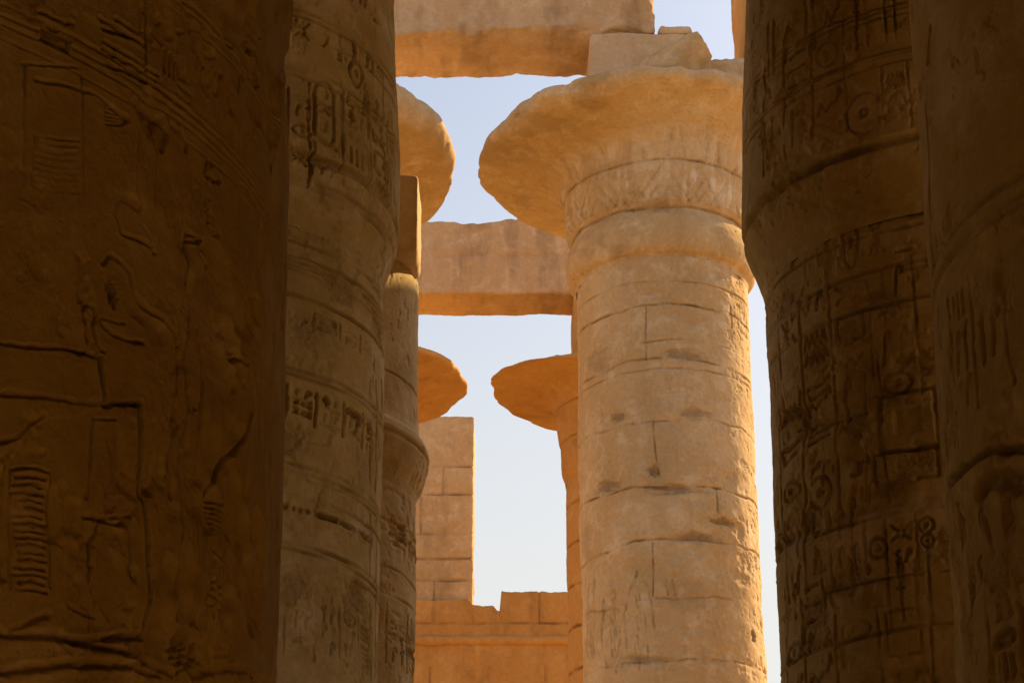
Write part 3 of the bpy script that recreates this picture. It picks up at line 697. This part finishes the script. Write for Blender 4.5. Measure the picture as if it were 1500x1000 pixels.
    chip = fbm2(TH * 9, ZZ * 5, seed + 70, 4, .6); edge = np.exp(-((LL - l[20]) / .3) ** 2)
    Rf = Rf - edge * np.clip(chip - .15, 0, 1) * .14
    X = cx + Rf * np.sin(TH); Y = cy - Rf * np.cos(TH)
    V = np.stack([X, Y, Zf], -1).reshape(-1, 3); M, N = X.shape
    i = np.arange(N); i2 = (i + 1) % N; j = np.arange(M - 1)[:, None]
    Fq = np.stack([j * N + i, j * N + i2, (j + 1) * N + i2, (j + 1) * N + i], -1).reshape(-1, 4)
    return mesh_np("capital", V, Fq, mat, t, dict(stain=np.clip(stain, 0, .8), plaster=plast))
def nave_prof(rb=1.82, rt=1.84):
    return lambda z: np.interp(z, [0, .6, 2, 9, 14, 18.4], [rb - .12, rb, rb + .02, rb, (rb + rt) / 2, rt])
NX, NY = 3.23, 37.7
def main_column():
    cx, cy = NX, NY
    t = thing("papyrus_column", (cx, cy, 0), "tall bright column right of centre with a broken flared capital and jointed shaft", "column", "tall columns of the nave")
    base(t, cx, cy, 2.7, M_NAVE)
    S = Surf(cx, cy, nave_prof(), 0.0, 18.36, (840, 1125, 360, 1020), .014, .014, seed=73, zsparse=.5)
    S.noise(.3, .04, 3, 3); S.noise(1.4, .024, 5, 5, .6); S.noise(6, .012, 7, 4, .6)
    n = fbm2(S.S[None, :] * 2.6, S.z[:, None] * 3.2, 199, 5, .66); S.H -= .015 * np.clip((n - .2) * 6, 0, 1); S.stain += .05 * np.clip((n - .18) * 6, 0, 1)
    n = fbm2(S.S[None, :] * .8, S.z[:, None] * 1.1, 99, 5, .62); S.H -= .03 * np.clip((n - .2) * 5, 0, 1)
    for k, (y, dep, stn) in enumerate(((447, .07, .75), (528, .05, .5), (615, .045, .5), (714, .07, .7), (792, .05, .5), (875, .03, .3), (966, .05, .55))):
        S.ringpx(975, y, .024, dep * .55, wob=.12, erode=.9, lip=0, stain=stn * .7, seed=k * 7)
    S.ringpx(975, 412, .02, .025, wob=.06, erode=1, seed=3); S.ringpx(975, 540, .02, .02, wob=.08, erode=1, seed=8)
    S.ringpx(975, 500, .02, .02, wob=.08, erode=1, seed=12)
    for pts in ([(947, 449), (946, 490), (947, 527)], [(957, 617), (960, 660), (966, 696)], [(956, 795), (957, 840), (956, 872)], [(1050, 717), (1052, 760)], [(900, 876), (902, 930)], [(1070, 450), (1072, 480)]):
        S.joint(pts, .018, .035, .35)
    for k, (x, y, rx, rz, d, s_) in enumerate(((1003, 520, .35, .14, .03, .45), (880, 525, .3, .3, .02, .25), (1018, 606, .3, .12, .03, .4), (905, 612, .2, .12, .03, .5), (958, 690, .12, .12, .05, .5), (890, 712, .3, .12, .04, .5), (990, 716, .5, .1, .04, .5), (1058, 764, .3, .08, .05, .5), (1020, 786, .4, .1, .04, .5), (1088, 470, .3, .3, .03, .1), (1110, 700, .3, .3, .04, .1), (860, 800, .3, .4, .03, .2), (1105, 930, .1, .1, .05, .6), (1000, 870, .5, .3, .02, .15), (940, 965, .5, .1, .04, .4))):
        S.blob(x, y, rx, rz, d, s_, k)
    # worn carved figure low on the left
    for pts in ([(918, 835), (924, 828), (932, 834), (933, 846), (926, 860)], [(926, 860), (945, 850), (955, 880), (960, 930)], [(925, 862), (915, 900), (918, 960)], [(884, 880), (880, 930), (888, 975), (905, 975)], [(886, 885), (905, 880), (918, 885)], [(905, 885), (908, 940), (900, 970)], [(862, 850), (858, 950)], [(870, 840), (868, 960)], [(945, 900), (950, 960)], [(975, 850), (978, 870)], [(985, 850), (990, 870)]):
        S.stroke(pts, .026, .028, erode=.8, stain=.15, lip=.4)
    for k in range(26): S.stroke([(856 + (k * 37) % 110, 838 + (k * 53) % 130), (856 + (k * 37) % 110 + 2, 858 + (k * 53) % 130)], .022, .022, erode=.7, stain=.15)
    S.build("shaft", M_NAVE, t)
    def rim(th):
        f = 1 + .012 * vnoise2(th * 3, 0 * th, 4) + .014 * vnoise2(th * 7, 0 * th, 14)
        def bite(c, w_, d):
            nonlocal f
            f = f - d * np.clip(1 - np.abs((th - c) / w_), 0, 1) ** .6
        bite(.55, .45, .05); bite(1.2, .6, .08)
        return f
    def top(th): return -.04 + .08 * vnoise2(th * 4, 0 * th + 3, 6) + .03 * vnoise2(th * 12, 0 * th + 3, 7) + .12 * np.exp(-((th + .35) / .2) ** 2) + .24 * np.exp(-((th + .75) / .45) ** 2)
    bell(t, cx, cy, M_NAVE, 75, rim, 640, 380, petals=True, toparc=top)
    worn_box("abacus", M_BEAM, t, (NX - 1.52, NY - 1.12, 21.6), (NX + .95, NY + 1.3, 24.17), step=.05, r=.09, amp=.03, seed=76)
    worn_box("broken_block", M_NAVE, t, (NX + .85, NY - .75, 21.5), (NX + 2.7, NY + 1.6, 23.8), step=.05, r=.25, amp=.12, seed=78)
    facet_rock("broken_stone", M_NAVE, t, (NX + .12, NY - 1.75, 22.45), (1.05, 1.25, 1.15), 81, tilt=.55)
    facet_rock("broken_stone", M_NAVE, t, (NX - .95, NY - 2.3, 21.85), (1.15, .9, .42), 84, tilt=.2)
    facet_rock("broken_stone", M_NAVE, t, (NX + 1.75, NY - 1.6, 22.0), (1.0, .9, .6), 86, tilt=.1)
    def slope(V, n):
        V = V.copy(); f = np.clip((V[:, 0] - (NX - 3.2)) / 3.0, 0, 1); q = fbm3(*(V.T * 1.6), 15, 4)
        V[:, 2] = 21.42 + (V[:, 2] - 21.5) * (.02 + .98 * f) + .08 * q * f; V[:, 1] += .5 * (1 - f)
        return V
    worn_box("broken_edge", M_NAVE, t, (NX - 3.2, NY - 2.9, 21.5), (NX - .2, NY - 1.2, 22.05), step=.05, r=.15, amp=.1, seed=83, fn=slope)
main_column()
def papyrus(cx, cy, seed, label, view, capview, mat, rim, dz=0, top=None, nth=420, abz=23.78):
    t = thing("papyrus_column", (cx, cy, 0), label, "column", "tall columns of the nave")
    base(t, cx, cy, 2.7, mat)
    S = Surf(cx, cy, nave_prof(), 0.0, 18.36 + dz, view, .022, .022, seed=seed, zsparse=.5)
    S.noise(.3, .05, 3, 3); S.noise(1.4, .03, 5, 5, .6); S.noise(5, .012, 7, 3, .6)
    for k in range(15): S.ring(1.5 + k * 1.15, .04, .06, wob=.06, stain=.5, seed=k)
    S.build("shaft", mat, t)
    bell(t, cx, cy, mat, seed + 3, rim, nth, 260, dz=dz, toparc=top)
    worn_box("abacus", mat if mat is M_FAR else M_BEAM, t, (cx - 1.6, cy - 1.2, 21.6), (cx + 1.6, cy + 1.2, abz), step=.08, r=.06, amp=.03, seed=seed + 6)
def rim_a(th): return 1.04 + .015 * vnoise2(th * 4, 0 * th, 3) + .008 * vnoise2(th * 12, 0 * th, 9)
def rim_b(th): return 1 + .03 * vnoise2(th * 3, 0 * th, 31) + .012 * vnoise2(th * 7, 0 * th, 19)
def rim_c(th): return rim_b(th) - .16 * np.exp(-((th + .25) / .55) ** 2) - .32 * np.exp(-((th - 1.5) / .8) ** 2)
papyrus(-5.35, 37.7, 90, "tall column on the left showing only its rounded flared capital beside the dim carved column", (560, 665, 400, 800), None, M_NAVE, rim_a, abz=24.18, top=lambda th: .62 * np.cos(th - .3) - .05)
papyrus(3.35, 51.0, 100, "distant golden column with a wide flared capital, half hidden behind the bright jointed column", (820, 860, 690, 1020), None, M_FAR, rim_c, top=lambda th: -.35 * np.exp(-((th + .3) / .6) ** 2) - .15)
papyrus(-5.25, 51.0, 110, "distant column showing only the tip of its flared capital left of the sky gap", (600, 700, 650, 900), None, M_FAR, rim_b)

# ---------------------------------------------------------------- architraves
def wavy(zb, amp, seed, zt=None):
    def fn(V, n):
        ck = zb + (1.15 if zt is None else zt) + .25 * fbm2(V[:, 0] * .5, 0 * V[:, 0], seed + 9, 4)
        V = V - n * (.05 * np.exp(-((V[:, 2] - ck) / .03) ** 2) * (fbm2(V[:, 0] * .4, 0 * V[:, 0] + 5, seed, 2) > -.1))[:, None]; fr = np.clip((.35 - np.abs(V[:, 2] - zb)) / .35, 0, 1)
        front = np.clip((V[:, 1].min() + .5 - V[:, 1]) / .5, 0, 1)
        q = fbm2(V[:, 0] * .9, 0 * V[:, 0], seed, 4, .6)
        V[:, 2] += fr * (.5 * amp * q + front * amp * (.5 + q))
        V[:, 2] += .03 * np.clip(fbm3(V[:, 0] * 2, V[:, 1] * 2, V[:, 2] * 2, seed + 5, 3) - .1, 0, 1)
        return V
    return fn
def beam_stain(seed, amt=.30):
    def fn(V):
        a = fbm2(V[:, 0] * 2.6, V[:, 2] * .35 + V[:, 1] * .4, seed, 5, .6); b = fbm3(*(V.T * 2.7), seed + 5, 5, .65)
        return amt * np.clip((a - .02) * 3, 0, 1) * np.clip(.7 + b * 1.5, 0, 1) + .05 * np.clip(b * 3, 0, 1)
    return fn
def joint_stain(zs, xs, seed, amt=.55):
    b = beam_stain(seed, .22)
    def fn(V):
        s = b(V)
        k = np.clip(.7 + 1.4 * fbm3(*(V.T * 1.7), seed + 4, 3), .1, 1.4)
        for z in zs:
            zc = z + .03 * fbm2(V[:, 0] * .9, V[:, 1] * .9 + z, seed, 3); s = np.maximum(s, amt * k * np.exp(-((V[:, 2] - zc) / .04) ** 2))
        for x, za, zb in xs: s = np.maximum(s, amt * k * np.exp(-((V[:, 0] - x) / .04) ** 2) * ((V[:, 2] > za) & (V[:, 2] < zb)))
        return s
    return fn
o = worn_box("architrave", M_BEAM, None, (-5.25, 36.75, 24.2), (NX - .03, 38.65, 26.6), step=.045, r=.13, amp=.06, seed=120, chip=2.0, fn=wavy(24.2, .16, 7), stainfn=beam_stain(3))
tag(o, "massive stone beam across the top of the gap, pale face and orange worn underside", "stone beam", "beams across the nave columns")
o = worn_box("architrave", M_BEAM, None, (-5.25, 50.0, 23.8), (3.3, 51.65, 26.05), step=.05, r=.06, amp=.04, seed=125, fn=wavy(26.05, .12, 17, -1.05), stainfn=beam_stain(9))
tag(o, "lower farther stone beam crossing the gap halfway down, between the distant flared capitals", "stone beam", "beams across the nave columns")
o = worn_box("broken_architrave", M_FAR, None, (NX + 1.98, 36.9, 23.95), (NX + 5.5, 38.9, 26.6), step=.08, r=.08, amp=.05, seed=127)
tag(o, "upright stone beam end in the top right corner of the sky, above the bright capital", "stone beam", "beams across the nave columns")
o = worn_box("stone_slab", M_NAVE, None, (NX + .02, 36.65, 24.176), (NX + .80, 38.2, 24.45), step=.04, r=.08, amp=.06, seed=129)
tag(o, "small flat stone lying on top of the bright capital beside the beam end", "stone slab")

# ---------------------------------------------------------------- far wall and pier
WY = 62.0
WZ = [2 + k * 1.25 for k in range(11)] + [17.2]
WX = [(-16 + i * 1.9 + (.9 if k % 2 else 0), WZ[k], WZ[k] + 1.25) for i in range(12) for k in range(9, 11)] + [(-2.6, 17.2, 19), (.9, 17.2, 19), (1.9, 17.2, 19)]
def wtop(V, n):
    V = V.copy(); x = V[:, 0]
    xp = 750 + F * x / 62.2          # only used to set the stepped profile along the wall's length
    h = np.interp(x, [-16, -1.4, -1.3, -.95, -.62, -.5, -.38, -.36, 12], [-.1, -.12, -.3, -.38, -.34, -.55, -.55, .12, .12])
    h = h + .05 * fbm2(x * 2.2, 0 * x, 8, 3)
    f = np.clip((V[:, 2] - 17.0) / 1.0, 0, 1); V[:, 2] += f * h
    return box_courses(WZ, WX, .035, .05, seed=3)(V, n)
t = thing("far_wall", (0, WY, 0), "distant orange stone wall with a stepped broken top at the bottom of the gap", "wall")
worn_box("wall", M_FAR, t, (-16, WY, 0), (7.2, WY + 2.2, 18.15), step=.06, r=.05, amp=.05, seed=131, fn=wtop, stainfn=joint_stain(WZ, WX, 3))
MZ = 16.62
nv, ns = 12, 560
xs = np.linspace(-15.9, 7.1, ns); an = np.linspace(-math.pi / 2, math.pi / 2, nv)
XX, AA = np.meshgrid(xs, an); rr = .17 * (1 + .25 * fbm2(XX * 1.5, AA * .5, 77, 4, .6))
V = np.stack([XX, WY + .04 - rr * np.cos(AA) * 1.1, MZ + rr * np.sin(AA)], -1).reshape(-1, 3)
i, j = np.meshgrid(np.arange(ns - 1), np.arange(nv - 1)); Fq = np.stack([j * ns + i, j * ns + i + 1, (j + 1) * ns + i + 1, (j + 1) * ns + i], -1).reshape(-1, 4)
mesh_np("moulding", V, Fq, M_FAR, t)
PZ = (18.75, 19.5, 20.35, 21.75, 22.75)
PX = ((-2.35, 21.75, 22.75), (-3.1, 20.35, 21.75), (-2.6, 18, 18.75))
o = worn_box("stone_pier", M_NAVE, None, (-5.6, WY + .3, 18.02), (-1.32, WY + 2.6, 24.6), step=.05, r=.06, amp=.05, seed=141,
             fn=box_courses(PZ, PX, .035, .06, seed=6), stainfn=joint_stain(PZ, PX, 6))
tag(o, "square pier of jointed stone blocks standing on the distant wall left of the sky gap", "pier")
